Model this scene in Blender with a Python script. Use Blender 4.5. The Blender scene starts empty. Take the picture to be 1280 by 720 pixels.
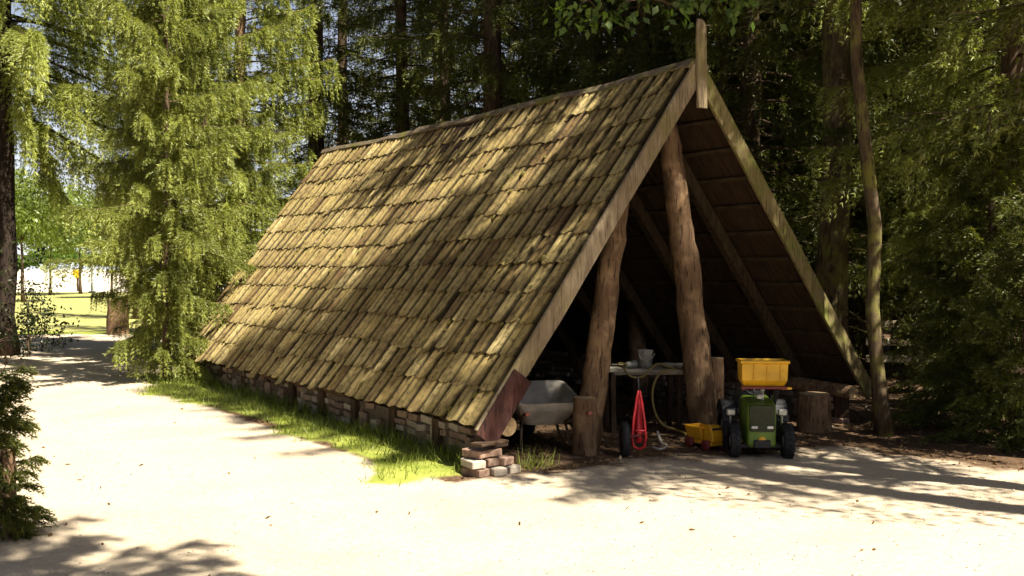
import bpy, bmesh, math, random
import numpy as np
from mathutils import Vector, Matrix, Euler
R = math.radians
PI = math.pi
random.seed(7)
scene = bpy.context.scene
COL = scene.collection

# ------------------------------------------------------------------ camera
F = 1290.0; HZ = 338.0; CAMZ = 1.6
cam_d = bpy.data.cameras.new('camera'); cam = bpy.data.objects.new('camera', cam_d); COL.objects.link(cam)
cam.location = (0, 0, CAMZ); cam.rotation_euler = (R(90) - math.atan(22 / F), 0, 0)
cam_d.sensor_width = 36; cam_d.lens = 36 * F / 1280; cam_d.clip_end = 3000; cam_d.clip_start = 0.05
scene.camera = cam
def px(x, d, z=0.0):                       # photo column and distance -> place on the ground
    return ((x - 640) / F * d, d, z)
def zz(y, d):                              # photo row at a distance -> height
    return CAMZ - (y - HZ) / F * d

# ------------------------------------------------------------------ light
SUN_EL = R(55); sh = Vector((0.75, -0.66)).normalized()
world = bpy.data.worlds.new('World'); scene.world = world; world.use_nodes = True
nt = world.node_tree; nt.nodes.clear()
wo = nt.nodes.new('ShaderNodeOutputWorld'); bg = nt.nodes.new('ShaderNodeBackground'); sk = nt.nodes.new('ShaderNodeTexSky')
sk.sky_type = 'NISHITA'; sk.sun_disc = False; sk.sun_elevation = SUN_EL; sk.sun_rotation = math.atan2(sh.x, sh.y)
sk.dust_density = 1.5; sk.air_density = 0.45
bg.inputs['Strength'].default_value = 0.05
tcw = nt.nodes.new('ShaderNodeTexCoord'); sxyz = nt.nodes.new('ShaderNodeSeparateXYZ'); nt.links.new(tcw.outputs['Generated'], sxyz.inputs[0])
wr = nt.nodes.new('ShaderNodeValToRGB'); wr.color_ramp.elements[0].position = 0.02; wr.color_ramp.elements[0].color = (.92, .92, .92, 1); wr.color_ramp.elements[1].position = 0.32; wr.color_ramp.elements[1].color = (0, 0, 0, 1)
nt.links.new(sxyz.outputs[2], wr.inputs[0]); wm = nt.nodes.new('ShaderNodeMixRGB'); wm.inputs[2].default_value = (7.6, 7.8, 8.0, 1)
nt.links.new(wr.outputs[0], wm.inputs[0]); nt.links.new(sk.outputs[0], wm.inputs[1]); nt.links.new(wm.outputs[0], bg.inputs[0]); nt.links.new(bg.outputs[0], wo.inputs[0])
sd = bpy.data.lights.new('sun', 'SUN'); sd.energy = 5.0; sd.angle = R(0.55); sd.color = (1.0, 0.93, 0.79)
so = bpy.data.objects.new('sun', sd); COL.objects.link(so)
sdir = Vector((sh.x * math.cos(SUN_EL), sh.y * math.cos(SUN_EL), math.sin(SUN_EL)))
so.rotation_euler = sdir.to_track_quat('Z', 'Y').to_euler(); so.location = (8, -8, 20)
scene.view_settings.view_transform = 'Standard'; scene.view_settings.look = 'None'
scene.view_settings.exposure = 1.62; scene.view_settings.gamma = 1.0
cy = scene.cycles
cy.max_bounces = 6; cy.diffuse_bounces = 2; cy.glossy_bounces = 2; cy.transmission_bounces = 4; cy.transparent_max_bounces = 8
cy.use_adaptive_sampling = True; cy.adaptive_threshold = 0.02; cy.use_denoising = True
cy.sample_clamp_indirect = 6

# ------------------------------------------------------------------ materials
def newmat(name):
    m = bpy.data.materials.new(name); m.use_nodes = True
    t = m.node_tree; b = t.nodes['Principled BSDF']; o = t.nodes['Material Output']
    return m, t, b, o
def nd(t, typ, **kw):
    n = t.nodes.new(typ)
    for k, v in kw.items():
        if hasattr(n, k): setattr(n, k, v)
        else: n.inputs[k].default_value = v
    return n
def noise(t, scale, detail=4, rough=0.55, stretch=None, coord='Object', dist=0.0):
    tc = t.nodes.new('ShaderNodeTexCoord'); n = t.nodes.new('ShaderNodeTexNoise')
    n.inputs['Scale'].default_value = scale; n.inputs['Detail'].default_value = detail; n.inputs['Roughness'].default_value = rough
    n.inputs['Distortion'].default_value = dist
    if stretch:
        mp = t.nodes.new('ShaderNodeMapping'); mp.inputs['Scale'].default_value = stretch
        t.links.new(tc.outputs[coord], mp.inputs[0]); t.links.new(mp.outputs[0], n.inputs[0])
    else: t.links.new(tc.outputs[coord], n.inputs[0])
    return n.outputs[0]
def ramp(t, src, stops):
    r = t.nodes.new('ShaderNodeValToRGB'); e = r.color_ramp.elements
    while len(e) < len(stops): e.new(0.5)
    for k, (p, c) in enumerate(stops):
        e[k].position = p; e[k].color = (*c, 1) if len(c) == 3 else c
    t.links.new(src, r.inputs[0]); return r.outputs[0]
def mix(t, fac, a, b, mode='MIX'):
    m = t.nodes.new('ShaderNodeMixRGB'); m.blend_type = mode
    for s, v in ((0, fac), (1, a), (2, b)):
        if hasattr(v, 'links'): t.links.new(v, m.inputs[s])
        elif s == 0: m.inputs[0].default_value = v
        else: m.inputs[s].default_value = (*v, 1)
    return m.outputs[0]
def attr(t, name):
    a = t.nodes.new('ShaderNodeAttribute'); a.attribute_name = name; return a
def bump(t, b, h, strength=0.5, dist=0.02):
    n = t.nodes.new('ShaderNodeBump'); n.inputs['Strength'].default_value = strength; n.inputs['Distance'].default_value = dist
    t.links.new(h, n.inputs['Height']); t.links.new(n.outputs[0], b.inputs['Normal'])
def simple(name, c, rough=0.6, metal=0.0, var=0.25, scale=9, spec=0.4):
    m, t, b, o = newmat(name)
    n = noise(t, scale, 5)
    lo = tuple(x * (1 - var) for x in c); hi = tuple(min(1, x * (1 + var)) for x in c)
    t.links.new(ramp(t, n, [(0.3, lo), (0.7, hi)]), b.inputs['Base Color'])
    b.inputs['Roughness'].default_value = rough; b.inputs['Metallic'].default_value = metal
    b.inputs['Specular IOR Level'].default_value = spec
    n2 = noise(t, scale * 5, 3); bump(t, b, n2, 0.15, 0.004)
    return m
def wood(name, lo, hi, stretch, moss=None, scale=6.0, bs=0.5):
    m, t, b, o = newmat(name)
    n = noise(t, scale, 6, 0.6, stretch, dist=0.4)
    c = ramp(t, n, [(0.28, lo), (0.5, tuple((a + d) / 2 for a, d in zip(lo, hi))), (0.72, hi)])
    if moss:
        k = ramp(t, noise(t, 3.0, 5, 0.65), [(0.48, (0, 0, 0)), (0.62, (1, 1, 1))])
        c = mix(t, k, c, moss)
    ck = ramp(t, noise(t, scale * 3.2, 4, 0.6, tuple(q if q == max(stretch) else q * .35 for q in stretch), dist=0.6), [(0.55, (0, 0, 0)), (0.64, (0.85, 0.85, 0.85))])
    c = mix(t, ck, c, tuple(q * .45 for q in lo))
    t.links.new(c, b.inputs['Base Color']); b.inputs['Roughness'].default_value = 0.88; b.inputs['Specular IOR Level'].default_value = 0.2
    bump(t, b, n, bs, 0.012)
    return m
def foliage(name, dark, light, transl, sc=0.9, tl=0.36, rnd=0.35):
    m, t, b, o = newmat(name)
    n = noise(t, sc, 5, 0.7)
    c = ramp(t, n, [(0.34, dark), (0.62, light)])
    tp = attr(t, 'tip'); c = mix(t, tp.outputs['Fac'], c, tuple(min(1, x * 1.45) for x in light))
    oi = t.nodes.new('ShaderNodeObjectInfo')
    hs = t.nodes.new('ShaderNodeHueSaturation')
    mr = nd(t, 'ShaderNodeMapRange'); mr.inputs['To Min'].default_value = 1 - rnd; mr.inputs['To Max'].default_value = 1 + rnd * 0.6
    t.links.new(oi.outputs['Random'], mr.inputs[0]); t.links.new(mr.outputs[0], hs.inputs['Value']); t.links.new(c, hs.inputs['Color'])
    c = hs.outputs[0]
    di = t.nodes.new('ShaderNodeBsdfDiffuse'); tr = t.nodes.new('ShaderNodeBsdfTranslucent'); ms = t.nodes.new('ShaderNodeMixShader')
    t.links.new(c, di.inputs[0]); t.links.new(mix(t, 1.0, c, transl, 'MULTIPLY'), tr.inputs[0])
    ms.inputs[0].default_value = tl
    t.links.new(di.outputs[0], ms.inputs[1]); t.links.new(tr.outputs[0], ms.inputs[2])
    gl = t.nodes.new('ShaderNodeBsdfGlossy'); gl.inputs['Roughness'].default_value = 0.45; gl.inputs[0].default_value = (1, 1, 0.9, 1)
    m2 = t.nodes.new('ShaderNodeMixShader'); m2.inputs[0].default_value = 0.03
    t.links.new(ms.outputs[0], m2.inputs[1]); t.links.new(gl.outputs[0], m2.inputs[2])
    t.links.new(m2.outputs[0], o.inputs[0]); t.nodes.remove(b)
    return m

M = {}
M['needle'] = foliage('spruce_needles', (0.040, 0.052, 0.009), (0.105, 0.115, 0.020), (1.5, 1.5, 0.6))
M['needle_lit'] = foliage('spruce_needles_painted_sun', (0.14, 0.165, 0.03), (0.32, 0.35, 0.085), (1.5, 1.5, 0.7), rnd=0.15)  # paler copy of the spruce needles, sunlight put into the colour
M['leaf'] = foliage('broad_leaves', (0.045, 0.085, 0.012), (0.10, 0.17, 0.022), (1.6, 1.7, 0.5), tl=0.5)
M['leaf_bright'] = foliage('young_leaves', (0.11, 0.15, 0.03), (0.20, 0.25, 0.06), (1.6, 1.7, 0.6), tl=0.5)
M['leaf_dark'] = foliage('ivy_leaves', (0.020, 0.032, 0.010), (0.05, 0.065, 0.018), (1.2, 1.3, 0.5), tl=0.25)
M['grass'] = foliage('grass_blades', (0.09, 0.12, 0.015), (0.21, 0.24, 0.04), (1.3, 1.4, 0.5), sc=2.5, tl=0.4, rnd=0.0)
M['bark'] = wood('spruce_bark', (0.035, 0.022, 0.013), (0.13, 0.085, 0.052), (1, 1, 0.25), None, 14, 0.9)
M['bark_dark'] = wood('dark_bark', (0.014, 0.010, 0.008), (0.05, 0.034, 0.024), (1, 1, 0.25), None, 14, 0.9)
M['bark_moss'] = wood('mossy_bark', (0.04, 0.028, 0.016), (0.15, 0.105, 0.06), (1, 1, 0.25), (0.16, 0.15, 0.035), 14, 0.9)
M['pole'] = wood('debarked_pole', (0.065, 0.036, 0.02), (0.20, 0.125, 0.07), (1, 1, 0.22), (0.26, 0.165, 0.09), 13, 1.0)
M['barge'] = wood('weathered_board', (0.13, 0.092, 0.055), (0.33, 0.26, 0.17), (3, 3, 0.5), (0.20, 0.16, 0.075), 7, 0.4)
M['barge_mossy'] = wood('mossy_board', (0.11, 0.085, 0.040), (0.24, 0.19, 0.085), (3, 3, 0.5), (0.15, 0.15, 0.035), 7, 0.4)
M['ridge'] = wood('old_ridge_board', (0.05, 0.036, 0.022), (0.26, 0.20, 0.13), (5, 1, 5), (0.13, 0.12, 0.03), 8, 0.6)
M['redboard'] = wood('red_brown_board', (0.022, 0.010, 0.008), (0.075, 0.028, 0.022), (3, 1, 1), None, 6, 0.4)
M['rafter'] = wood('rafter_wood', (0.026, 0.018, 0.010), (0.075, 0.050, 0.026), (4, 1, 1), None, 6, 0.4)
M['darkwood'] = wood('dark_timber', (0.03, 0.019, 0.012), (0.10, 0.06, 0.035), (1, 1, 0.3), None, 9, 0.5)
M['endgrain'] = simple('log_end', (0.36, 0.25, 0.13), 0.85, 0, 0.4, 25)
M['paletimber'] = wood('pale_timber', (0.30, 0.24, 0.15), (0.55, 0.47, 0.33), (1, 1, 1), None, 6, 0.4)
M['tabletop'] = simple('grey_table_board', (0.33, 0.29, 0.23), 0.7, 0, 0.3, 8)
M['tyre'] = simple('black_rubber', (0.016, 0.016, 0.018), 0.75, 0, 0.3, 20, 0.3)
M['black'] = simple('black_plastic', (0.020, 0.020, 0.022), 0.5, 0, 0.3, 20)
M['green'] = simple('green_plastic', (0.12, 0.20, 0.018), 0.45, 0, 0.3, 8, 0.5)
M['greendark'] = simple('dark_green_grille', (0.030, 0.035, 0.010), 0.5, 0, 0.3, 40)
M['yellow'] = simple('yellow_plastic', (0.70, 0.38, 0.012), 0.45, 0, 0.22, 7, 0.5)
M['yellow_toy'] = simple('yellow_orange_plastic', (0.68, 0.33, 0.012), 0.4, 0, 0.12, 9, 0.5)
M['orange'] = simple('orange_plastic', (0.20, 0.05, 0.025), 0.45, 0, 0.15, 9)
M['red'] = simple('red_paint', (0.58, 0.028, 0.035), 0.32, 0, 0.15, 8, 0.5)
M['redwheel'] = simple('dull_red_plastic', (0.16, 0.025, 0.02), 0.5, 0, 0.2, 8)
M['silver'] = simple('grey_metal', (0.50, 0.49, 0.45), 0.45, 0.6, 0.25, 10)
M['tray'] = simple('grey_barrow_tray', (0.50, 0.45, 0.38), 0.6, 0.0, 0.35, 6)
M['traydark'] = simple('rusty_tray_side', (0.20, 0.14, 0.09), 0.7, 0.1, 0.4, 9)
M['tin'] = simple('tin_pail', (0.42, 0.42, 0.37), 0.5, 0.3, 0.45, 22)
M['hose'] = simple('yellow_hose', (0.16, 0.115, 0.03), 0.5, 0, 0.2, 10)
M['white'] = simple('white_paint', (0.78, 0.76, 0.72), 0.6, 0, 0.1, 8)
M['signyellow'] = simple('yellow_sign_paint', (0.80, 0.45, 0.01), 0.5, 0, 0.08, 8)
M['stone'] = simple('pebble_stone', (0.34, 0.29, 0.23), 0.85, 0, 0.4, 12)
M['litter'] = foliage('dry_leaves', (0.07, 0.040, 0.018), (0.20, 0.12, 0.055), (1, 0.8, 0.5), sc=14, tl=0.12, rnd=0)

def tile_mat():
    m, t, b, o = newmat('mossy_roof_tile')
    tint = attr(t, 'tint').outputs['Fac']
    base = ramp(t, tint, [(0.0, (0.145, 0.088, 0.038)), (0.3, (0.265, 0.188, 0.078)), (0.65, (0.36, 0.278, 0.115)), (1.0, (0.48, 0.38, 0.17))])
    n1 = noise(t, 2.2, 7, 0.68)
    k1 = ramp(t, n1, [(0.46, (0, 0, 0)), (0.66, (.85, .85, .85))])
    c = mix(t, k1, base, (0.36, 0.272, 0.092))
    n2 = noise(t, 16, 6, 0.7)
    k2 = ramp(t, n2, [(0.47, (0, 0, 0)), (0.66, (0.85, 0.85, 0.85))])
    c = mix(t, k2, c, (0.075, 0.050, 0.022))
    n3 = noise(t, 7, 5, 0.7)
    k3 = ramp(t, n3, [(0.60, (0, 0, 0)), (0.72, (0.75, 0.75, 0.75))])
    c = mix(t, k3, c, (0.40, 0.36, 0.17))
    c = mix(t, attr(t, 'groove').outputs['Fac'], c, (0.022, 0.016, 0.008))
    t.links.new(c, b.inputs['Base Color']); b.inputs['Roughness'].default_value = 0.92; b.inputs['Specular IOR Level'].default_value = 0.15
    nb = noise(t, 45, 5, 0.7); bump(t, b, nb, 0.6, 0.012)
    return m
M['tile'] = tile_mat()

def brick_mat():
    m, t, b, o = newmat('old_brick')
    tint = attr(t, 'tint').outputs['Fac']
    c = ramp(t, tint, [(0.0, (0.13, 0.055, 0.034)), (0.40, (0.24, 0.11, 0.065)), (0.68, (0.30, 0.17, 0.11)), (0.86, (0.38, 0.32, 0.25)), (1, (0.55, 0.50, 0.42))])
    n = noise(t, 18, 6, 0.7)
    c = mix(t, 0.55, c, ramp(t, n, [(0.3, (0.06, 0.04, 0.03)), (0.7, (0.45, 0.36, 0.28))]))
    t.links.new(c, b.inputs['Base Color']); b.inputs['Roughness'].default_value = 0.9
    bump(t, b, n, 0.6, 0.01); return m
M['brick'] = brick_mat()

def ground_mat():
    m, t, b, o = newmat('sandy_forest_ground')
    sand = attr(t, 'sand').outputs['Fac']; lawn = attr(t, 'lawn').outputs['Fac']
    n1 = noise(t, 0.8, 6, 0.6); n2 = noise(t, 22, 6, 0.7); n3 = noise(t, 90, 3, 0.6)
    sc = ramp(t, n1, [(0.3, (0.42, 0.335, 0.235)), (0.55, (0.50, 0.415, 0.305)), (0.75, (0.46, 0.395, 0.26))])
    sc = mix(t, 0.30, sc, ramp(t, n2, [(0.35, (0.28, 0.20, 0.125)), (0.62, (0.54, 0.46, 0.345))]))
    spk = ramp(t, n3, [(0.60, (0, 0, 0)), (0.70, (0.5, 0.5, 0.5))])
    sc = mix(t, spk, sc, (0.20, 0.15, 0.10))
    fc = ramp(t, n2, [(0.3, (0.045, 0.026, 0.015)), (0.55, (0.11, 0.068, 0.040)), (0.75, (0.19, 0.125, 0.078))])
    gc = ramp(t, noise(t, 1.7, 6, 0.7), [(0.35, (0.15, 0.19, 0.025)), (0.62, (0.27, 0.29, 0.06))])
    ad = nd(t, 'ShaderNodeMath', operation='ADD'); mu = nd(t, 'ShaderNodeMath', operation='MULTIPLY_ADD')
    nn = noise(t, 3.2, 6, 0.7)
    mu.inputs[1].default_value = 0.9; mu.inputs[2].default_value = -0.45
    t.links.new(nn, mu.inputs[0]); t.links.new(mu.outputs[0], ad.inputs[0]); t.links.new(sand, ad.inputs[1])
    k = ramp(t, ad.outputs[0], [(0.36, (0, 0, 0)), (0.66, (1, 1, 1))])
    c = mix(t, k, fc, sc)
    ad2 = nd(t, 'ShaderNodeMath', operation='ADD'); t.links.new(mu.outputs[0], ad2.inputs[0]); t.links.new(lawn, ad2.inputs[1])
    k2 = ramp(t, ad2.outputs[0], [(0.40, (0, 0, 0)), (0.70, (1, 1, 1))])
    c = mix(t, k2, c, gc)
    t.links.new(c, b.inputs['Base Color']); b.inputs['Roughness'].default_value = 0.95; b.inputs['Specular IOR Level'].default_value = 0.1
    bump(t, b, mix(t, 0.5, n2, n3), 0.55, 0.03)
    return m
M['ground'] = ground_mat()
M['lawn'] = simple('mown_lawn', (0.29, 0.28, 0.095), 0.95, 0, 0.25, 0.6, 0.1)
M['field'] = simple('pale_sand_field', (0.60, 0.53, 0.42), 0.95, 0, 0.12, 0.1, 0.1)

# ------------------------------------------------------------------ mesh helpers
class MB:
    def __init__(s): s.v = []; s.f = []; s.mi = []; s.sm = []; s.t = []; s.tint = 0.5
    def _add(s, vs, fs, mi=0, smooth=False):
        o = len(s.v); s.v += [tuple(x) for x in vs]
        for f in fs: s.f.append([o + i for i in f]); s.mi.append(mi); s.sm.append(smooth); s.t.append(s.tint)
    def box(s, c, size, rot=(0, 0, 0), mi=0, taper=1.0):
        m = Euler(rot).to_matrix(); c = Vector(c); vs = []
        for z in (-.5, .5):
            k = taper if z > 0 else 1.0
            for x, y in ((-.5, -.5), (.5, -.5), (.5, .5), (-.5, .5)):
                vs.append(c + m @ Vector((x * size[0] * k, y * size[1] * k, z * size[2])))
        s._add(vs, [(3, 2, 1, 0), (4, 5, 6, 7), (0, 1, 5, 4), (1, 2, 6, 5), (2, 3, 7, 6), (3, 0, 4, 7)], mi)
    def bar(s, a, b, w, h, up=(0, 0, 1), mi=0):           # a board from a to b
        a = Vector(a); b = Vector(b); d = (b - a).normalized(); up = Vector(up)
        x = d.cross(up).normalized(); y = x.cross(d).normalized(); vs = []
        for p in (a, b):
            for i, j in ((-.5, -.5), (.5, -.5), (.5, .5), (-.5, .5)): vs.append(p + x * w * i + y * h * j)
        s._add(vs, [(0, 1, 2, 3), (7, 6, 5, 4), (4, 5, 1, 0), (5, 6, 2, 1), (6, 7, 3, 2), (7, 4, 0, 3)], mi)
    def tube(s, pts, rad, seg=8, mi=0, cap=True, jit=0.0, rng=random, capmi=None):
        pts = [Vector(p) for p in pts]; n = len(pts)
        if not hasattr(rad, '__len__'): rad = [rad] * n
        vs = []; prev = None
        for i, p in enumerate(pts):
            d = (pts[min(i + 1, n - 1)] - pts[max(i - 1, 0)])
            d = d.normalized() if d.length > 1e-9 else Vector((0, 0, 1))
            if prev is None:
                prev = d.orthogonal().normalized()
            x = (prev - d * prev.dot(d)); x = x.normalized() if x.length > 1e-6 else d.orthogonal().normalized(); prev = x
            y = d.cross(x)
            for k in range(seg):
                a = 2 * PI * k / seg; r = rad[i] * (1 + rng.uniform(-jit, jit))
                vs.append(p + x * math.cos(a) * r + y * math.sin(a) * r)
        fs = []
        for i in range(n - 1):
            for k in range(seg):
                k2 = (k + 1) % seg; fs.append((i * seg + k, i * seg + k2, (i + 1) * seg + k2, (i + 1) * seg + k))
        o = len(s.v); s._add(vs, fs, mi, True)
        if cap:
            c = mi if capmi is None else capmi
            s.f.append([o + k for k in range(seg - 1, -1, -1)]); s.mi.append(c); s.sm.append(False); s.t.append(s.tint)
            s.f.append([o + (n - 1) * seg + k for k in range(seg)]); s.mi.append(c); s.sm.append(False); s.t.append(s.tint)
    def lathe(s, c, axis, prof, seg=20, mi=0):             # prof: (along, radius)
        c = Vector(c); ax = Vector(axis).normalized()
        pts = [c + ax * a for a, r in prof]; x = ax.orthogonal().normalized(); y = ax.cross(x); vs = []; fs = []
        for p, (a, r) in zip(pts, prof):
            for k in range(seg):
                t = 2 * PI * k / seg; vs.append(p + x * math.cos(t) * r + y * math.sin(t) * r)
        for i in range(len(prof) - 1):
            for k in range(seg):
                k2 = (k + 1) % seg; fs.append((i * seg + k, i * seg + k2, (i + 1) * seg + k2, (i + 1) * seg + k))
        s._add(vs, fs, mi, True)
    def loft(s, rings, mi=0, smooth=False, cap=True):      # rings: lists of points, same length
        n = len(rings[0]); vs = [p for r in rings for p in r]; fs = []
        for i in range(len(rings) - 1):
            for k in range(n):
                k2 = (k + 1) % n; fs.append((i * n + k, i * n + k2, (i + 1) * n + k2, (i + 1) * n + k))
        if cap: fs.append(tuple(range(n - 1, -1, -1))); fs.append(tuple((len(rings) - 1) * n + k for k in range(n)))
        s._add(vs, fs, mi, smooth)
    def build(s, name, mats, parent=None, bevel=0.0, tint=False, seg=1):
        me = bpy.data.meshes.new(name); me.from_pydata(s.v, [], s.f)
        if not isinstance(mats, (list, tuple)): mats = [mats]
        for m in mats: me.materials.append(m)
        me.polygons.foreach_set('material_index', s.mi); me.polygons.foreach_set('use_smooth', s.sm)
        if tint:
            a = me.attributes.new('tint', 'FLOAT', 'FACE'); a.data.foreach_set('value', s.t)
        me.update()
        o = bpy.data.objects.new(name, me); COL.objects.link(o)
        if parent: o.parent = parent
        if bevel:
            b = o.modifiers.new('bevel', 'BEVEL'); b.width = bevel; b.segments = seg; b.limit_method = 'ANGLE'; b.angle_limit = R(40)
        return o

def tag(o, label=None, cat=None, group=None, kind=None):
    if label: o['label'] = label
    if cat: o['category'] = cat
    if group: o['group'] = group
    if kind: o['kind'] = kind
    return o
def thing(name, loc, label, cat, rz=0.0, group=None):
    o = bpy.data.objects.new(name, None); COL.objects.link(o); o.location = loc; o.rotation_euler = (0, 0, rz)
    o.empty_display_size = 0.2
    return tag(o, label, cat, group)
def npmesh(name, V, Fc, mat, attrs=None, smooth=False):
    me = bpy.data.meshes.new(name); V = np.asarray(V, np.float32); Fc = np.asarray(Fc, np.int32)
    k = Fc.shape[1]; me.vertices.add(len(V)); me.vertices.foreach_set('co', V.ravel())
    me.loops.add(Fc.size); me.loops.foreach_set('vertex_index', Fc.ravel())
    me.polygons.add(len(Fc)); me.polygons.foreach_set('loop_start', np.arange(0, Fc.size, k, dtype=np.int32))
    if smooth: me.polygons.foreach_set('use_smooth', np.ones(len(Fc), bool))
    me.materials.append(mat)
    for nm, (dom, val) in (attrs or {}).items():
        a = me.attributes.new(nm, 'FLOAT', dom); a.data.foreach_set('value', np.asarray(val, np.float32).ravel())
    me.update(calc_edges=True); return me
def unit(a):
    return a / np.maximum(np.linalg.norm(a, axis=-1, keepdims=True), 1e-9)
def blades(P, D, L, W, rng, tip=None, quad=False):
    """narrow leaf blades: base P, direction D, length L, width W"""
    n = len(P); r = rng.normal(size=(n, 3)); D = unit(D); S = unit(np.cross(D, r)) * (W[:, None] * .5)
    if quad:
        V = np.stack([P, P + D * (L * .45)[:, None] + S, P + D * L[:, None], P + D * (L * .45)[:, None] - S], 1).reshape(-1, 3)
        Fc = np.arange(4 * n).reshape(n, 4)
    else:
        V = np.stack([P - S, P + S, P + D * L[:, None]], 1).reshape(-1, 3); Fc = np.arange(3 * n).reshape(n, 3)
    return V, Fc, (tip if tip is not None else np.zeros(n))

# ------------------------------------------------------------------ spruces
def spruce(seed, H, z0, Rr, nb, r0, bl=26, clump=0.06, k=3, tl=0.085, tw=0.026, pend=0.30, dead=0, low=1.0, top=0.75, lean=(0, 0), mat='needle', bark='bark', skirt=(0, 1), lv=.6):
    rng = np.random.default_rng(seed); rd = random.Random(seed)
    tm = MB(); P = []; D = []; L = []; T = []
    nseg = 14; tz = [H * (i / nseg) ** 1.15 for i in range(nseg + 1)]
    wob = [(rd.uniform(-.04, .04), rd.uniform(-.04, .04)) for _ in tz]
    def axis(z):
        return Vector((lean[0] * z, lean[1] * z, z))
    pts = [axis(z) + Vector((w[0], w[1], 0)) * min(1, z) for z, w in zip(tz, wob)]
    rad = [max(.012, r0 * (1 - z / H) ** .8) * (1.35 if z < .05 else 1.0) for z in tz]
    tm.tube(pts, rad, 10, jit=.07, rng=rd)
    for i in range(nb):
        f = ((i + rng.uniform()) / nb) ** low
        z = z0 + (H - z0) * f * .985
        Lb = max(.28, Rr * ((H - z) / (H - z0)) ** top * rng.uniform(lv, 1.14))
        if z < z0 + 1.2: Lb *= rng.uniform(.6, 1)
        if z < skirt[0]: Lb = max(.25, Lb * skirt[1])
        az = i * 2.39996 + rng.normal() * .35
        h = np.array([math.cos(az), math.sin(az), 0.0]); side = np.array([-h[1], h[0], 0.0])
        s0 = .12 + .35 * f + rng.normal() * .06; dr = .75 * (1 - f) + .25 + rng.normal() * .1; up = .42
        def bp(t):
            t = np.asarray(t)[..., None]
            zc = Lb * (s0 * t - dr * t ** 1.6 * .8 + up * t ** 3 * .8)
            a = axis(z); return np.array([a.x, a.y, a.z]) + h * Lb * t + side * (Lb * .12 * math.sin(i)) * t ** 2 + np.concatenate([0 * zc, 0 * zc, zc], -1)
        tt = np.linspace(0, 1, 6); pp = bp(tt)
        tm.tube([tuple(p) for p in pp], [max(.004, .011 * Lb * (1 - t * .85)) for t in tt], 4, cap=False)
        m = max(6, int(bl * Lb)); t = rng.uniform(.16, 1.0, m) ** .85
        B = bp(t); sg = np.where(rng.uniform(size=m) < .5, -1, 1)[:, None]
        l = (rng.uniform(.16, .42, m) * (1.15 - .55 * t) * (0.55 + .25 * Lb)).clip(.08, .75)
        dirn = unit(h * (.55 + .5 * t[:, None]) + side * sg * rng.uniform(.25, 1.0, (m, 1)) + np.array([0, 0, -.12]))
        pe = pend * rng.uniform(.3, 1.5, m) * (1 - .35 * f)
        n = int(np.clip(.30 / clump, 4, 9)); s = (np.arange(n) + .5) / n
        Q = B[:, None] + dirn[:, None] * (l[:, None] * s)[..., None] * (1 - .45 * s[None, :, None] * (pe[:, None, None] > .2))
        Q[..., 2] -= (pe[:, None] * s ** 1.5 * (.5 + l[:, None]))
        tan = dirn[:, None] * 1.0 + np.array([0, 0, -1.0]) * (pe[:, None, None] * 2.6 * s[None, :, None])
        Q = np.repeat(Q[:, :, None], k, 2); tan = np.repeat(unit(tan)[:, :, None], k, 2)
        dd = tan * .85 + rng.normal(size=Q.shape) * .42
        P.append(Q.reshape(-1, 3)); D.append(dd.reshape(-1, 3))
        L.append((tl * rng.uniform(.6, 1.3, Q.shape[:3])).ravel())
        T.append(np.repeat((.55 * (s > .72) * 1.0)[None, :, None] * (t > .55)[:, None, None] * np.ones((1, 1, k)), 1).ravel())
    for i in range(dead):
        z = rd.uniform(.6, max(1.0, z0)); az = rd.uniform(0, 6.28); Lb = rd.uniform(.4, 1.5)
        a = axis(z); p = [a]
        for q in range(1, 5):
            t = q / 4; p.append(a + Vector((math.cos(az) * Lb * t, math.sin(az) * Lb * t, Lb * (-.25 * t + rd.uniform(-.04, .04)))))
        tm.tube(p, [.016, .012, .009, .006, .003], 4, cap=False)
        for q in range(5):
            b0 = p[rd.randint(1, 4)]; tm.tube([b0, b0 + Vector((rd.uniform(-.3, .3), rd.uniform(-.3, .3), rd.uniform(-.3, .02)))], [.006, .002], 3, cap=False)
    P = np.concatenate(P); D = np.concatenate(D); L = np.concatenate(L); T = np.concatenate(T)
    if len(T) != len(P): T = np.zeros(len(P))
    V, Fc, tip = blades(P, D, L, np.full(len(P), tw), rng, T)
    cm = npmesh('crown', V, Fc, M[mat], {'tip': ('FACE', tip)})
    to = tm.build('trunk', M[bark]); tme = to.data; bpy.data.objects.remove(to)
    return tme, cm
def place_tree(name, meshes, loc, label, cat, rz=0.0, sc=1.0, group=None, sz=None):
    e = thing(name, loc, label, cat, rz, group); e.scale = (sc, sc, sz or sc)
    for nm, me in zip(('trunk', 'crown'), meshes):
        o = bpy.data.objects.new(nm, me); COL.objects.link(o); o.parent = e
    return e
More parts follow.
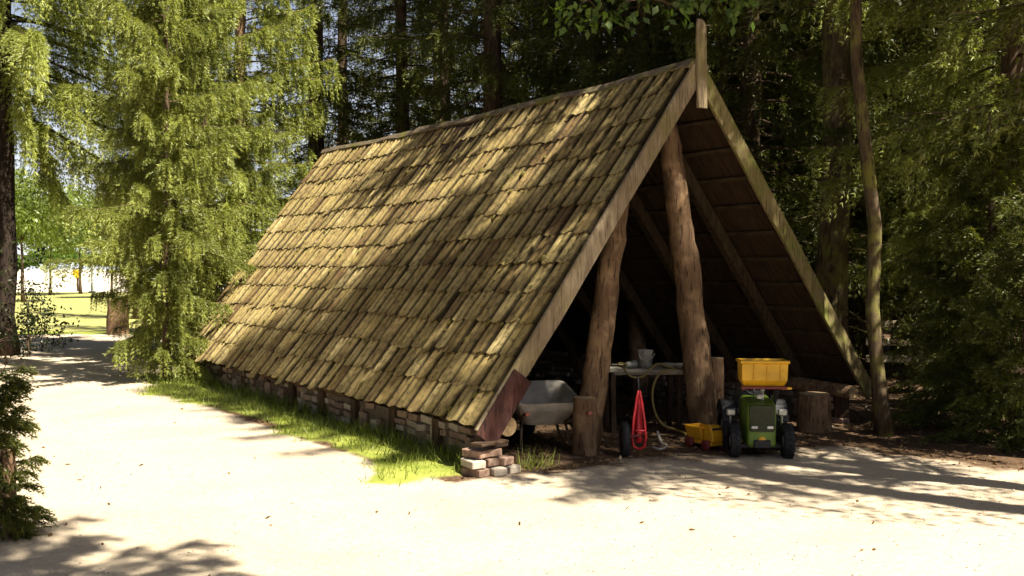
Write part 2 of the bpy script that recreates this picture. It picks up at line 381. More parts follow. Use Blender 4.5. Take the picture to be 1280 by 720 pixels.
# ------------------------------------------------------------------ broadleaf trees
def broadleaf(seed, H, r0, blobs, nl, ls, mat='leaf', bark='bark', lean=(0, 0)):
    """blobs: (x, y, z, radius) leaf masses reached by limbs"""
    rng = np.random.default_rng(seed); rd = random.Random(seed); tm = MB()
    tp = [Vector((lean[0] * z + rd.uniform(-.03, .03), lean[1] * z + rd.uniform(-.03, .03), z)) for z in np.linspace(0, H, 8)]
    tm.tube(tp, [r0 * (1.3 if i == 0 else 1 - .75 * i / 7) for i in range(8)], 10, jit=.05, rng=rd)
    P = []; D = []
    for (x, y, z, r) in blobs:
        zb = max(H * .25, min(H * .95, z - .45 * math.hypot(x, y) - .2)); a = Vector((lean[0] * zb, lean[1] * zb, zb)); b = Vector((x, y, z))
        far_ = (b - a).length > 4.2
        mid = (a + b) / 2 + Vector((0, 0, (.34 if far_ else .12) * (b - a).length))
        tm.tube([a, (a + mid) / 2 + Vector((0, 0, .05)), mid, (mid + b) / 2 + Vector((0, 0, .03)), b], [r0 * .35, r0 * .28, r0 * .2, r0 * .12, .008], 6, cap=False)
        n = int(nl * r ** 2); nc = max(5, int(n / 16))
        c = rng.normal(size=(nc, 3)); c = unit(c) * (rng.uniform(.25, 1, (nc, 1)) ** .5) * r * np.array([1.15, 1.15, .75])
        for q in range(0, nc, 3): tm.tube([b, b + Vector(c[q]) * .6 + Vector((0, 0, .04)), b + Vector(c[q])], [.009, .006, .002], 3, cap=False)
        cl = np.repeat(c, 16, 0) + rng.normal(size=(nc * 16, 3)) * np.array([.13, .13, .07]) * (r + .4)
        P.append(cl + np.array([x, y, z])); d = rng.normal(size=cl.shape) + np.array([0, 0, -.8]) + unit(cl) * .6; D.append(d)
    P = np.concatenate(P); D = np.concatenate(D); L = ls * rng.uniform(.7, 1.3, len(P))
    V, Fc, tip = blades(P, D, L, L * .55, rng, (rng.uniform(size=len(P)) < .2) * .5, quad=True)
    cm = npmesh('crown', V, Fc, M[mat], {'tip': ('FACE', tip)})
    to = tm.build('trunk', M[bark]); tme = to.data; bpy.data.objects.remove(to)
    return tme, cm

exec_parts = []
# ------------------------------------------------------------------ ground
HUT0 = Vector((-0.254, 8.19, 0)); HROT = R(33.4)
d2 = np.array([math.cos(HROT), math.sin(HROT)]); d1 = np.array([-math.sin(HROT), math.cos(HROT)])
def hut_uv(X, Y):
    rx = X - HUT0.x; ry = Y - HUT0.y
    return rx * d2[0] + ry * d2[1], rx * d1[0] + ry * d1[1]
def vnoise(X, Y, s, seed):
    X = np.asarray(X, float); Y = np.asarray(Y, float)
    r = np.random.default_rng(seed); out = np.zeros_like(X); amp = 1; 
    for k in range(4):
        a = r.uniform(0, 6.28, 3); f = s * 2 ** k
        out += amp * (np.sin(X * f + a[0] + 1.7 * np.sin(Y * f * .8 + a[1])) * np.sin(Y * f * 1.1 + a[2] + 1.3 * np.sin(X * f * .7 + a[0]))); amp *= .55
    return out
def smooth(a, lo, hi):
    t = np.clip((a - lo) / (hi - lo), 0, 1); return t * t * (3 - 2 * t)
lowx = np.array([-40, -14, -11, -8.5, -6.4, -4.6, -3.6, -3.2, -2.9]); lowy = np.array([24.5, 23.2, 20.8, 15.5, 11.5, 8.2, 6.4, 4.0, -30.])
upx = np.array([-40, -6.2, -5.9, -5.1, -4.6, -0.5, 0.3, 1.0, 3.0, 3.8, 5.0, 7, 12, 40]); upy = np.array([25.6, 25.6, 21, 14.9, 13.6, 7.75, 8.3, 8.9, 9.2, 8.6, 7.4, 6.5, 5.5, 4])
def masks(X, Y):
    w = vnoise(X, Y, 1.1, 3) * .22
    lo = np.interp(X, lowx, lowy); up = np.interp(X, upx, upy)
    a = np.minimum((Y - lo) / 1.2, (up - Y) / np.where(X > .2, 1.6, .5)) + w
    sand = smooth(a, -.5, .7)
    u, v = hut_uv(X, Y)
    ins = (u > .1) & (u < 4.7) & (v > -.4) & (v < 8.2)
    sand = np.where(ins, np.maximum(sand, .30), sand)
    sand = np.maximum(sand, smooth(Y, 23.2, 24.2) * (X < -4))
    # grass verge along the eaves
    verge = smooth(u + 1.0 + w * 1.3 + vnoise(X, Y, 4.5, 9) * .07, 0, .6) * smooth(.35 - u, 0, .2) * smooth(v + .25, 0, .4) * smooth(9.8 - v, 0, 1.0)
    lawn = np.clip(verge, 0, 1) + smooth(Y, 25.0, 25.8)
    return sand, np.clip(lawn, 0, 1)
def height(X, Y):
    sand, lawn = masks(X, Y)
    u, v = hut_uv(X, Y)
    h = vnoise(X, Y, .9, 11) * .012 + vnoise(X, Y, 4.0, 12) * .005
    h = h * smooth(Y, 0, 3) + smooth(X, 4.5, 9) * .12 + lawn * .015
    return h * smooth(26.5 - Y, 0, 1)
gx = np.concatenate([np.linspace(-42, -12, 50, endpoint=False), np.linspace(-12, 8, 230, endpoint=False), np.linspace(8, 45, 50)])
gy = np.concatenate([np.linspace(-25, 3, 40, endpoint=False), np.linspace(3, 17, 190, endpoint=False), np.linspace(17, 27, 70)])
GX, GY = np.meshgrid(gx, gy); GZ = height(GX, GY); SA, LA = masks(GX, GY)
NX = len(gx); idx = np.arange(GX.size).reshape(GX.shape)
quads = np.stack([idx[:-1, :-1], idx[:-1, 1:], idx[1:, 1:], idx[1:, :-1]], -1).reshape(-1, 4)
Vg = np.stack([GX, GY, GZ], -1).reshape(-1, 3)
fs_ = SA.ravel()[quads].mean(1) - LA.ravel()[quads].mean(1)
def sub(name, sel):
    q = quads[sel]; used, inv = np.unique(q, return_inverse=True)
    me = npmesh(name, Vg[used], inv.reshape(-1, 4), M['ground'], {'sand': ('POINT', SA.ravel()[used]), 'lawn': ('POINT', LA.ravel()[used])}, True)
    o = bpy.data.objects.new(name, me); COL.objects.link(o); return tag(o, kind='structure')
tag(sub('path', fs_ > .5), 'pale sunlit sandy path running past the hut', 'path')
tag(sub('ground', fs_ <= .5), 'brown forest floor under the spruces', 'ground')
def sheet(name, x0, x1, y0, y1, z0, z1, mat, label):
    b = MB(); n = 24
    for i in range(n):
        a = y0 + (y1 - y0) * i / n; c = y0 + (y1 - y0) * (i + 1) / n
        za = z0 + (z1 - z0) * i / n; zc = z0 + (z1 - z0) * (i + 1) / n
        b._add([(x0, a, za), (x1, a, za), (x1, c, zc), (x0, c, zc)], [(0, 1, 2, 3)])
    return tag(b.build(name, mat), label, name.replace('_', ' '), kind='structure')
sheet('lawn', -120, 120, 27, 76, 0.0, 0.0, M['lawn'], 'sunny mown lawn beyond the end of the path')
sheet('sand_field', -400, 400, 76, 420, 0.0, 1.9, M['field'], 'pale bare field beyond the lawn')
sheet('far_ground', -3000, 3000, 420, 2600, 1.9, 2.5, M['lawn'], 'distant meadow')
b = MB()
for (x0, x1) in ((-120, -42), (45, 120)): b._add([(x0, -60, 0), (x1, -60, 0), (x1, 27, 0), (x0, 27, 0)], [(0, 1, 2, 3)])
b._add([(-42, -60, 0), (45, -60, 0), (45, -25, 0), (-42, -25, 0)], [(0, 1, 2, 3)])
tag(b.build('outer_ground', simple('forest_soil', (0.10, 0.066, 0.04), .95, 0, .4, 3, .1)), 'forest soil far to the sides', 'ground', kind='structure')

# ------------------------------------------------------------------ the hut
hut = thing('a_frame_hut', tuple(HUT0), 'low open-fronted A-frame hut with mossy tiled roof reaching almost to the ground', 'hut', HROT)
LEN = 8.35; UA = 2.30; UR = 4.76; ZE = 0.36; ZA = 3.47
def slope_frame(side):
    if side < 0: e = Vector((0, 0, ZE)); a = Vector((UA, 0, ZA))
    else: e = Vector((UR, 0, ZE)); a = Vector((UA, 0, ZA))
    s = (a - e); L = s.length; s.normalize()
    n = Vector((0, 1, 0)).cross(s) if side > 0 else s.cross(Vector((0, 1, 0)))
    if n.z < 0: n = -n
    return e, s, n, L
def sag(v, b):                                            # the old roof sags a little
    return -.05 * math.sin(PI * v / LEN) * b + .012 * math.sin(v * 2.3 + b * 2)
def roof_slope(side):
    e, s, n, L = slope_frame(side); rd = random.Random(5 + side); m = MB()
    ncol = 37; W = LEN / ncol; nrow = 12; G = (L - .02) / nrow
    NW = 18
    WS = [0, .03, .075, .12, .17, .25, .36, .45, .485, .52, .555, .59, .68, .78, .84, .89, .935, .975, 1.0]
    HS = [0, .003, .034, .050, .056, .050, .050, .046, .036, .026, .036, .046, .050, .050, .047, .042, .030, .004, 0]
    GS = [1, 1, .9, .35, .05, 0, 0, .05, .35, .75, .35, .05, 0, 0, .05, .35, .85, 1, 1]     # darker colour along the tile joints
    gro = []
    for r in range(nrow):
        for c in range(ncol):
            m.tint = min(1, max(0, rd.gauss(.5, .26)))
            j = rd.uniform(-.006, .006); jb = rd.uniform(-.012, .012); rot = rd.uniform(-.015, .015); jw = rd.uniform(-.005, .005); rw = rd.uniform(-.022, .022)
            if rd.random() < .09: jb -= rd.uniform(.02, .07); rot *= 3.0; j += rd.uniform(0, .012)
            rows = []
            for bi, bb in enumerate((-.035, .08, .22, G + .03)):
                lift = .015 * (1 - bb / G) + .004
                row = []
                for k in range(NW + 1):
                    w = WS[k]
                    hh = HS[k] + rw * (WS[k] - .5)
                    sc = .028 * (abs(w - .5) * 2) ** 3 if bi == 0 else 0
                    wv = c * W + w * W + jw + rot * bb
                    b_ = r * G + bb + jb * (bi == 0) + sc + rot * (w - .5) * W
                    hq = lift + hh + j + sag(wv, b_ / L)
                    row.append(e + Vector((0, min(max(wv, -.02), LEN + .03), 0)) + s * b_ + n * hq)
                rows.append(row)
            under = [p - n * .013 + s * .004 for p in rows[0]]
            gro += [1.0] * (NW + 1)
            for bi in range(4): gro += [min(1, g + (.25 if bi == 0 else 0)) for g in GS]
            ring = [under] + rows
            vs = [p for q in ring for p in q]; fs = []
            for i in range(len(ring) - 1):
                for k in range(NW):
                    a = i * (NW + 1) + k; fs.append((a, a + 1, a + NW + 2, a + NW + 1))
            m._add(vs, fs, 0, False)
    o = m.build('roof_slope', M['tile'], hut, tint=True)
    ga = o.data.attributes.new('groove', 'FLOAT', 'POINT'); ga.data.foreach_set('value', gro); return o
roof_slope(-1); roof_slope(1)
# moss cushions and fallen needles on the sunny slope
rngm = np.random.default_rng(8); e, s, n, L = slope_frame(-1); m = MB()
for q in range(520):
    vv = rngm.uniform(.05, LEN - .05); r_ = rngm.integers(0, 12); bb = r_ * (L - .02) / 12 + rngm.normal() * .05 + .01
    if rngm.uniform() < .35: bb = rngm.uniform(0, L - .1); vv = round(vv / (LEN / 37)) * LEN / 37 + rngm.normal() * .008
    rr_ = rngm.uniform(.007, .026) * (1.3 if rngm.uniform() < .1 else 1); c0 = e + Vector((0, vv, 0)) + s * max(.0, bb) + n * (.052 + sag(vv, bb / L))
    ring_ = []
    for zz_, kk in ((-.3, 1.1), (.25, .95), (.6, .55), (.72, .1)):
        ring_.append([c0 + Vector((0, 1, 0)) * (math.cos(a) * rr_ * kk * 1.2) + s * (math.sin(a) * rr_ * kk * 1.5) + n * (zz_ * rr_) for a in np.linspace(0, 2 * PI, 7)[:-1]])
    m.loft(ring_, smooth=True)
o = m.build('moss_cushions', simple('moss_cushion', (.115, .098, .026), .95, 0, .45, 30, .1), hut); o['kind'] = 'stuff'
q = 1500; vv = rngm.uniform(.05, LEN - .05, q); bb = rngm.uniform(0, L - .05, q); e_, s_, n_ = (np.array(w_) for w_ in (e, s, n))
Pn = e_ + np.outer(vv, [0, 1, 0]) + np.outer(bb, s_) + n_ * .060; Dn = rngm.normal(size=(q, 3)); Dn -= np.outer(Dn @ n_, n_) * .85
V, Fc, tp = blades(Pn, Dn, rngm.uniform(.02, .075, q), rngm.uniform(.004, .012, q), rngm, quad=True)
o = bpy.data.objects.new('fallen_needles', npmesh('fallen_needles', V, Fc, M['litter'], {'tip': ('FACE', tp)})); COL.objects.link(o); o.parent = hut; o['kind'] = 'stuff'
# battens and rafters under the tiles
for side in (-1, 1):
    e, s, n, L = slope_frame(side)
    for r in range(12):
        m = MB(); p = e + s * (.12 + r * (L - .2) / 11.5) - n * .025
        m.bar(p + Vector((0, .06, 0)), p + Vector((0, LEN - .05, 0)), .045, .03, up=n)
        m.build('batten', M['rafter'], hut)
    for v in (.75, 1.75, 2.8, 3.85, 4.9, 5.95, 7.0, 8.0):
        m = MB(); m.bar(e + s * .02 + Vector((0, v, 0)) - n * .10, e + s * (L - .06) + Vector((0, v, 0)) - n * .10, .10, .12, up=n)
        m.build('rafter', M['rafter'], hut, .008)
# dark inner boarding put behind the tiles so gaps between them stay dark
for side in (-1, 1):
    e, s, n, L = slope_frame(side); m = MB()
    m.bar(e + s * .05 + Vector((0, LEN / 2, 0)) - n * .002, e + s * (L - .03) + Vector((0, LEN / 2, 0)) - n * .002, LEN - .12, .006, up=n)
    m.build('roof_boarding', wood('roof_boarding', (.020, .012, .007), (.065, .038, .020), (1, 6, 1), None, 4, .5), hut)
# ridge boards
rd = random.Random(3)
e, s, n, L = slope_frame(-1)
for side in (-1, 1):
    e, s, n, L = slope_frame(side)
    cuts = [-.05, 2.9, 5.3, LEN + .04] if side < 0 else [-.05, 3.5, LEN + .04]
    for i in range(len(cuts) - 1):
        m = MB(); a = cuts[i] - (.08 if i else 0); c = cuts[i + 1]; K = 7
        off = .06 + .014 * (i % 2)
        top = []; 
        for q in range(K + 1):
            v = a + (c - a) * q / K
            base = e + s * (L + .01) + Vector((0, v, 0)) + n * (off + sag(v, 1) + rd.uniform(-.008, .008))
            wdt = .085 + rd.uniform(-.02, .02)
            top.append([base + n * .014, base - s * wdt + n * .014, base - s * wdt - n * .014, base - n * .014])
        m.loft(top); m.build('ridge_board', M['ridge'], hut, .004)
# barge boards
def barge(side, mat):
    e, s, n, L = slope_frame(side); m = MB(); K = 10; rings = []
    rdd = random.Random(side + 9)
    for i in range(K + 1):
        bdist = -.06 + (L + .12) * i / K
        w = .158 + rdd.uniform(-.006, .006); p = e + s * bdist + n * (.055 + rdd.uniform(-.004, .004)); y0 = -.075 + (0.0 if side < 0 else .012)
        a = p + Vector((0, y0, 0)); rings.append([a, a + Vector((0, .034, 0)), a + Vector((0, .034, 0)) - n * w, a - n * w])
    m.loft(rings); return m.build('barge_board', mat, hut, .004)
barge(-1, M['barge']); barge(1, M['barge_mossy'])
# finial
e, s, n, L = slope_frame(-1); m = MB()
fx = UA - .005; yy = -.105
rings = []
for z, w, ox in ((ZA - .40, .115, .012), (ZA - .1, .12, .006), (ZA + .2, .115, 0), (ZA + .36, .105, 0), (ZA + .40, .05, -.02)):
    rings.append([Vector((fx + ox - w / 2, yy, z)), Vector((fx + ox + w / 2, yy, z)), Vector((fx + ox + w / 2, yy + .028, z)), Vector((fx + ox - w / 2, yy + .028, z))])
m.loft(rings); m.build('finial', M['barge'], hut, .004)
# red-brown board over the foot of the left barge
e, s, n, L = slope_frame(-1); m = MB()
a = e + s * -.10 + Vector((0, -.115, 0)) - n * .04; c = e + s * .52 + Vector((0, -.10, 0)) - n * .04
m.bar(a, c, .028, .20, up=n); o = m.build('barge_foot_board', M['redboard'], hut, .006); o['label'] = 'dark red-brown board at the foot of the left barge'
# walls under the eaves
def low_wall(uc, face, label=None):
    rdd = random.Random(int(uc * 10)); sgn = -1 if face < 0 else 1
    m = MB(); lp = []
    for i in range(10):
        v = -.03 + (LEN - .25) * i / 9; lp.append((uc + rdd.uniform(-.012, .012), v, .34 + .03 * math.sin(v)))
    m.tube(lp, [.078 + rdd.uniform(-.006, .006) for _ in lp], 14, capmi=1); m.build('wall_plate', [M['pole'], M['endgrain']], hut)
    for k in range(10):
        v = .16 + k * (LEN - .6) / 9
        m = MB(); m.box((uc + sgn * .015 + rdd.uniform(-.01, .01), v, .14), (.13, .13 + rdd.uniform(-.02, .02), .30), (0, 0, rdd.uniform(-.06, .06)))
        m.build('wall_post', M['darkwood'], hut, .01)
    m = MB()
    for row in range(4):
        v = .05 + (.12 if row % 2 else 0)
        while v < LEN - .4:
            w = rdd.choice((.24, .24, .115, .2)); m.tint = rdd.random() ** 1.25
            if rdd.random() < .82: m.box((uc + sgn * rdd.uniform(-.035, .03), v + w / 2, .033 + row * .072 + rdd.uniform(-.008, .008)), (.115, w - rdd.uniform(.012, .05), rdd.uniform(.050, .066)), (rdd.uniform(-.09, .09), 0, rdd.uniform(-.10, .10)))
            v += w
    for q in range(16):
        v = rdd.uniform(.2, LEN - .6); m.tint = rdd.choice((.3, .5, .75, .9, .96)); hh_ = rdd.uniform(.10, .21)
        m.box((uc + sgn * rdd.uniform(.02, .05), v, hh_ / 2 + rdd.uniform(0, .06)), (.11, rdd.uniform(.08, .15), hh_), (rdd.uniform(-.12, .12), 0, rdd.uniform(-.15, .15)))
    m.build('brick_infill', M['brick'], hut, .006, tint=True)
    m = MB(); m.box((uc, LEN / 2 - .1, .13), (.07, LEN - .5, .27)); m.build('mortar_core', simple('mortar', (.13, .10, .075), .95, 0, .3, 20, .1), hut)
low_wall(.24, -1); low_wall(UR - .24, 1)
# pier of loose whitish bricks closing the wall end
m = MB()
for (u, v, z, rz, t) in ((.02, -.13, .032, .15, .30), (.17, -.17, .033, -.12, .96), (.30, -.15, .033, .10, .94), (.0, -.13, .100, -.16, .97), (.13, -.10, .102, .1, .25), (.25, -.12, .10, .22, .50), (.05, -.09, .170, .15, .40), (.18, -.08, .172, -.14, .30)):
    m.tint = t; m.box((u - .125, v + .03, z - .006), (.118, .21, .060), (0, 0, rz + .1))
m.build('brick_pier', M['brick'], hut, .007, tint=True)
m = MB(); m.bar((-.14, -.17, .248), (.16, -.09, .245), .13, .024); m.build('eaves_plank', M['darkwood'], hut, .006)
# back wall of upright boards, ties
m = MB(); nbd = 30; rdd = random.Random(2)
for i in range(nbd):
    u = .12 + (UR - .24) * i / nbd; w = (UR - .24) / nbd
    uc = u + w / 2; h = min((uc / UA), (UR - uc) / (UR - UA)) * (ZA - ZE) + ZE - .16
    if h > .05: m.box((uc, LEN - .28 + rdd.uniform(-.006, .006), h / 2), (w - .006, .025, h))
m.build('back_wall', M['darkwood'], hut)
m = MB(); m.tube([(UA, .02, ZA - .26), (UA, LEN / 2, ZA - .30), (UA, LEN - .2, ZA - .26)], .07, 10); m.build('ridge_beam', M['rafter'], hut)
# poles that carry the ridge: given as world points, turned into the hut's frame
Hinv = (Matrix.Translation(HUT0) @ Matrix.Rotation(HROT, 4, 'Z')).inverted()
def H(p): return Hinv @ Vector(p)
def pole(pts, rad, name='post', seed=1):
    m = MB(); rdd = random.Random(seed); a = [H(p) for p in pts]; K = 22; P_ = []; Rr_ = []
    for i in range(K + 1):
        t = i / K * (len(a) - 1); j = min(int(t), len(a) - 2); P_.append(a[j].lerp(a[j + 1], t - j) + Vector((rdd.uniform(-.01, .01), rdd.uniform(-.01, .01), 0)))
        q = rad[0] + (rad[1] - rad[0]) * i / K; Rr_.append(q * rdd.uniform(.985, 1.015))
    m.tube(P_, Rr_, 16, jit=.055, rng=rdd); return m.build(name, M['pole'], hut)
pole([(*px(732, 9.12)[:2], -.02), (*px(752, 9.2)[:2], 1.1), (*px(776, 9.3)[:2], 2.32)], (.125, .095), seed=4)
pole([(*px(882, 9.95)[:2], -.02), (*px(856, 9.9)[:2], 1.75), (*px(833, 9.85)[:2], 2.98)], (.145, .10), seed=6)
pole([(*px(800, 13.2)[:2], -.02), (*px(790, 13.2)[:2], 2.4)], (.12, .10), seed=8)

# ------------------------------------------------------------------ things in and before the hut
def log(name, loc, r, h, label, cat, seed=1, group=None, lean=(0, 0)):
    rdd = random.Random(seed); t = thing(name, loc, label, cat, rdd.uniform(0, 6), group); m = MB()
    zs = [-.02, .04, h * .4, h * .75, h - .015, h]
    m.tube([(lean[0] * z, lean[1] * z, z) for z in zs], [r * 1.12, r * 1.04, r, r * .97, r * .95, r * .9], 18, jit=.045, rng=rdd, capmi=0)
    m.build('bark', M['pole'], t)
    k = MB(); k.lathe((lean[0] * h, lean[1] * h, h + .002), (0, 0, 1), [(0, r * .90), (.004, r * .86), (.006, r * .3), (.006, .001)], 18); k.build('sawn_top', M['endgrain'], t)
    return t
log('log_stump', px(731, 8.90), .105, .50, 'short brown log standing upright against the foot of the left leaning post', 'log', 1)
log('log_stump', px(895, 10.12), .085, .74, 'thin upright log stub just right of the central post', 'log', 2)
log('log_stump', px(1018, 10.2), .165, .38, 'squat dim log stump on the hut floor right of the toy tractor', 'log', 3)
# wheelbarrow
wb = thing('wheelbarrow', px(676, 9.45), 'grey wheelbarrow with orange handle grips parked in the left front of the hut', 'wheelbarrow', R(10)); wb.scale = (1, 1, .90)
def ring(x0, x1, y0, y1, z, k=.08, n=4, zt=0):
    pts = []
    for cx, cy, a0 in ((x1 - k, y1 - k, 0), (x0 + k, y1 - k, 90), (x0 + k, y0 + k, 180), (x1 - k, y0 + k, 270)):
        for i in range(n + 1):
            a = R(a0 + 90 * i / n); yy = cy + k * math.sin(a); pts.append(Vector((cx + k * math.cos(a), yy, z + zt * yy)))
    return pts
m = MB()
m.loft([ring(-.18, .18, -.22, .18, .24), ring(-.27, .27, -.36, .40, .44, zt=.12), ring(-.31, .31, -.40, .46, .53, zt=.14), ring(-.315, .315, -.405, .465, .535, zt=.14), ring(-.29, .29, -.38, .44, .53, zt=.14), ring(-.16, .16, -.20, .17, .26)], cap=True)
m.build('tray', M['tray'], wb)
for sx in (-1, 1):
    m = MB(); m.tube([(sx * .06, .62, .17), (sx * .13, .25, .22), (sx * .22, -.25, .27), (sx * .27, -.60, .40), (sx * .27, -.68, .42)], .016, 8); hd = m.build('handle', M['traydark'], wb)
    g = MB(); g.tube([(sx * .27, -.67, .418), (sx * .27, -.78, .436)], .019, 10); g.build('grip', M['orange'], hd)
    m = MB(); m.tube([(sx * .20, -.12, .26), (sx * .23, -.22, .02), (sx * .20, -.06, .01), (sx * .16, .14, .24)], .013, 8); m.build('leg', M['traydark'], wb)
m = MB(); m.lathe((-.045, .62, .19), (1, 0, 0), [(0, .12), (0, .17), (.02, .19), (.07, .19), (.09, .17), (.09, .12)], 24); wh = m.build('wheel', M['tyre'], wb)
m = MB(); m.lathe((-.03, .62, .19), (1, 0, 0), [(0, .01), (0, .12), (.06, .12), (.06, .01)], 20); m.build('rim', M['silver'], wh)
# work table
tb = thing('work_table', px(803, 10.35), 'rough grey board table standing between the two leaning posts', 'table', R(4))
m = MB(); m.box((0, 0, .617), (.76, .58, .032), (0, R(.8), 0)); m.box((.02, -.05, .59), (.70, .40, .03)); m.build('tabletop', M['tabletop'], tb, .004)
for sx in (-.33, .33):
    for sy in (-.22, .22):
        m = MB(); m.box((sx, sy, .30), (.05, .05, .60), (R(2 * sy), R(3 * sx), 0)); m.build('leg', M['darkwood'], tb, .004)
TZ = .634
p = px(807, 10.25, TZ)
pl = thing('tin_pail', p, 'small dented grey tin pail standing on the work table', 'pail')
m = MB(); m.lathe((0, 0, 0), (0, 0, 1), [(0, .001), (0, .062), (.17, .078), (.178, .082), (.178, .074), (.01, .058), (.01, .001)], 22); m.build('body', M['tin'], pl)
m = MB(); m.tube([(.08 * math.cos(a), -.085 + .02 * math.sin(a * 2), .15 - .07 * math.sin(a)) for a in np.linspace(0, PI, 9)], .004, 6); m.build('bail', M['silver'], pl)
p = px(789, 10.22, TZ); jar = thing('scoop', p, 'little yellow scoop lying left of the pail on the table', 'scoop', .5)
m = MB(); m.lathe((0, 0, .035), (1, 0, .1), [(-.06, .001), (-.06, .028), (0, .034), (.06, .036), (.06, .030), (-.05, .022), (-.05, .001)], 14); m.build('cup', M['tin'], jar)
m = MB(); m.tube([(-.05, 0, .035), (-.12, 0, .05), (-.16, 0, .05)], .010, 8); m.build('handle', M['hose'], jar)
for q, (xx, lab) in enumerate(((836, 'low grey tin dish right of the pail on the table'), (848, 'small pale bowl at the right end of the table'))):
    d_ = thing('dish', px(xx, 10.25, TZ), lab, 'dish'); k = .7 + .35 * (1 - q)
    m = MB(); m.lathe((0, 0, 0), (0, 0, 1), [(0, .001), (0, .05 * k), (.035, .07 * k), (.04, .068 * k), (.008, .045 * k), (.008, .001)], 18); m.build('bowl', M['silver'] if q else M['tin'], d_)
    m = MB(); m.lathe((0, 0, .036), (0, 0, 1), [(0, .066 * k), (.006, .072 * k), (.01, .066 * k)], 18); m.build('rim', M['silver'], d_)
# hose: one length looped over the table edge, down and over the floor
def world_tube(name, pts, r, mat, label, cat, seg=8):
    o3 = Vector(pts[0]); P_ = [Vector(p) for p in pts]; Q = []
    for i in range(len(P_) - 1):
        p0 = P_[max(i - 1, 0)]; p1 = P_[i]; p2 = P_[i + 1]; p3 = P_[min(i + 2, len(P_) - 1)]
        for k in range(5):
            t = k / 5; Q.append(.5 * ((2 * p1) + (-p0 + p2) * t + (2 * p0 - 5 * p1 + 4 * p2 - p3) * t * t + (-p0 + 3 * p1 - 3 * p2 + p3) * t ** 3) - o3)
    Q.append(P_[-1] - o3); m = MB(); m.tube(Q, r, seg); o = m.build(name, mat); o.location = o3; return tag(o, label, cat)
def P3(x, y, d): return (*px(x, d)[:2], zz(y, d))
world_tube('hose', [P3(772, 457, 10.1), P3(779, 459, 9.97), P3(783, 466, 9.95), P3(792, 472, 9.95), P3(804, 471, 9.95), P3(812, 463, 9.97), P3(822, 455, 10.0), P3(836, 458, 9.98), P3(846, 463, 9.96)], .011, M['hose'], 'yellow hose sagging in a short loop from the front edge of the table', 'hose')
world_tube('hoop', [P3(842, 462, 9.95), P3(826, 466, 9.95), P3(817, 482, 9.92), P3(816, 500, 9.9), P3(820, 518, 9.85), P3(830, 532, 9.8), P3(846, 538, 9.75), P3(858, 543, 9.6)], .013, M['hose'], 'dull yellow hose curving down from the table to the floor', 'hose')
world_tube('hose', [P3(822, 540, 9.55), (*px(828, 9.4)[:2], .02), (*px(834, 9.25)[:2], .02), (*px(826, 9.1)[:2], .02), (*px(815, 9.2)[:2], .02)], .012, M['tray'], 'pale hose end lying on the ground below the table', 'hose')
# red toy cart tipped on end
ct = thing('toy_cart', px(799, 9.05), 'narrow red toy cart tipped on end before the table, with one dark wheel', 'toy cart', R(-6))
m = MB(); rings = []
for z, w, dy in ((.09, .030, .05), (.14, .034, .07), (.27, .030, .06), (.40, .020, .04), (.50, .010, .02)):
    cy_ = .10 * z; rings.append([Vector((w * a_, cy_ + dy * b_, z)) for a_, b_ in ((1, -.6), (.4, -1), (-.4, -1), (-1, -.6), (-1, .9), (1, .9))])
m.loft(rings)
for sx in (-1, 1): m.tube([(sx * .004, .0, .545), (sx * .022, -.03, .46), (sx * .046, -.05, .30), (sx * .060, -.06, .14), (sx * .048, -.05, .06), (0, -.05, .035)], .0125, 8)
m.tube([(-.058, -.055, .20), (0, -.075, .20), (.058, -.055, .20)], .009, 8); m.build('body', M['red'], ct, .003)
m = MB(); m.tube([(0, .02, .53), (-.005, .03, .60), (-.01, .04, .66)], .012, 8); m.build('drawbar', M['black'], ct)
m = MB(); m.tube([(-.14, -.20, .15), (0, -.06, .16), (.06, 0, .15)], .012, 8); m.build('axle', M['redwheel'], ct)
m = MB(); m.lathe((-.155, -.26, .155), (1, .12, 0), [(0, .09), (0, .135), (.012, .15), (.05, .15), (.062, .135), (.062, .09)], 26); wh = m.build('wheel', M['tyre'], ct)
m = MB(); m.lathe((-.148, -.26, .155), (1, .12, 0), [(0, .005), (.004, .09), (.046, .09), (.05, .005)], 20); m.build('rim', M['redwheel'], wh)
# toy tractor
tr = thing('toy_tractor', px(947, 8.95), 'green pedal tractor with raised yellow loader bucket facing the viewer', 'toy tractor', R(-3))
def rr(x, y, z0, z1, k=.03, tx=1.0):      # rounded upright rectangle ring at given y (plane xz)
    pts = []
    for cx, cz, a0 in ((x - k, z1 - k, 0), (-x + k, z1 - k, 90), (-x + k, z0 + k, 180), (x - k, z0 + k, 270)):
        for i in range(4):
            a = R(a0 + 30 * i); pts.append(Vector(((cx + k * math.cos(a)) * (tx if cz > (z0 + z1) / 2 else 1), y, cz + k * math.sin(a))))
    return pts
m = MB(); m.loft([rr(.105, -.235, .12, .44), rr(.120, -.22, .10, .465), rr(.125, -.10, .10, .485), rr(.125, .16, .12, .50), rr(.10, .20, .14, .48)]); hood = m.build('hood', M['green'], tr, .004)
m = MB(); m.loft([rr(.104, -.248, .235, .455, .02), rr(.110, -.225, .23, .46, .02)])
for i in range(8): m.box((0, -.250, .255 + i * .024), (.18, .006, .008))
m.build('grille', M['greendark'], hood)
m = MB(); m.lathe((0, -.232, .165), (0, -1, 0), [(0, .030), (.014, .030), (.018, .022), (.018, .001)], 18); m.build('nose_badge', M['yellow'], hood)
for sx in (-1, 1):
    m = MB(); m.box((sx * .066, -.252, .272), (.052, .012, .022)); m.build('headlight', M['white'], hood, .004)
m = MB(); m.box((0, .02, .13), (.14, .56, .07)); m.box((0, -.14, .10), (.36, .05, .04)); m.box((0, .26, .19), (.34, .06, .06)); m.build('chassis', M['black'], tr, .008)
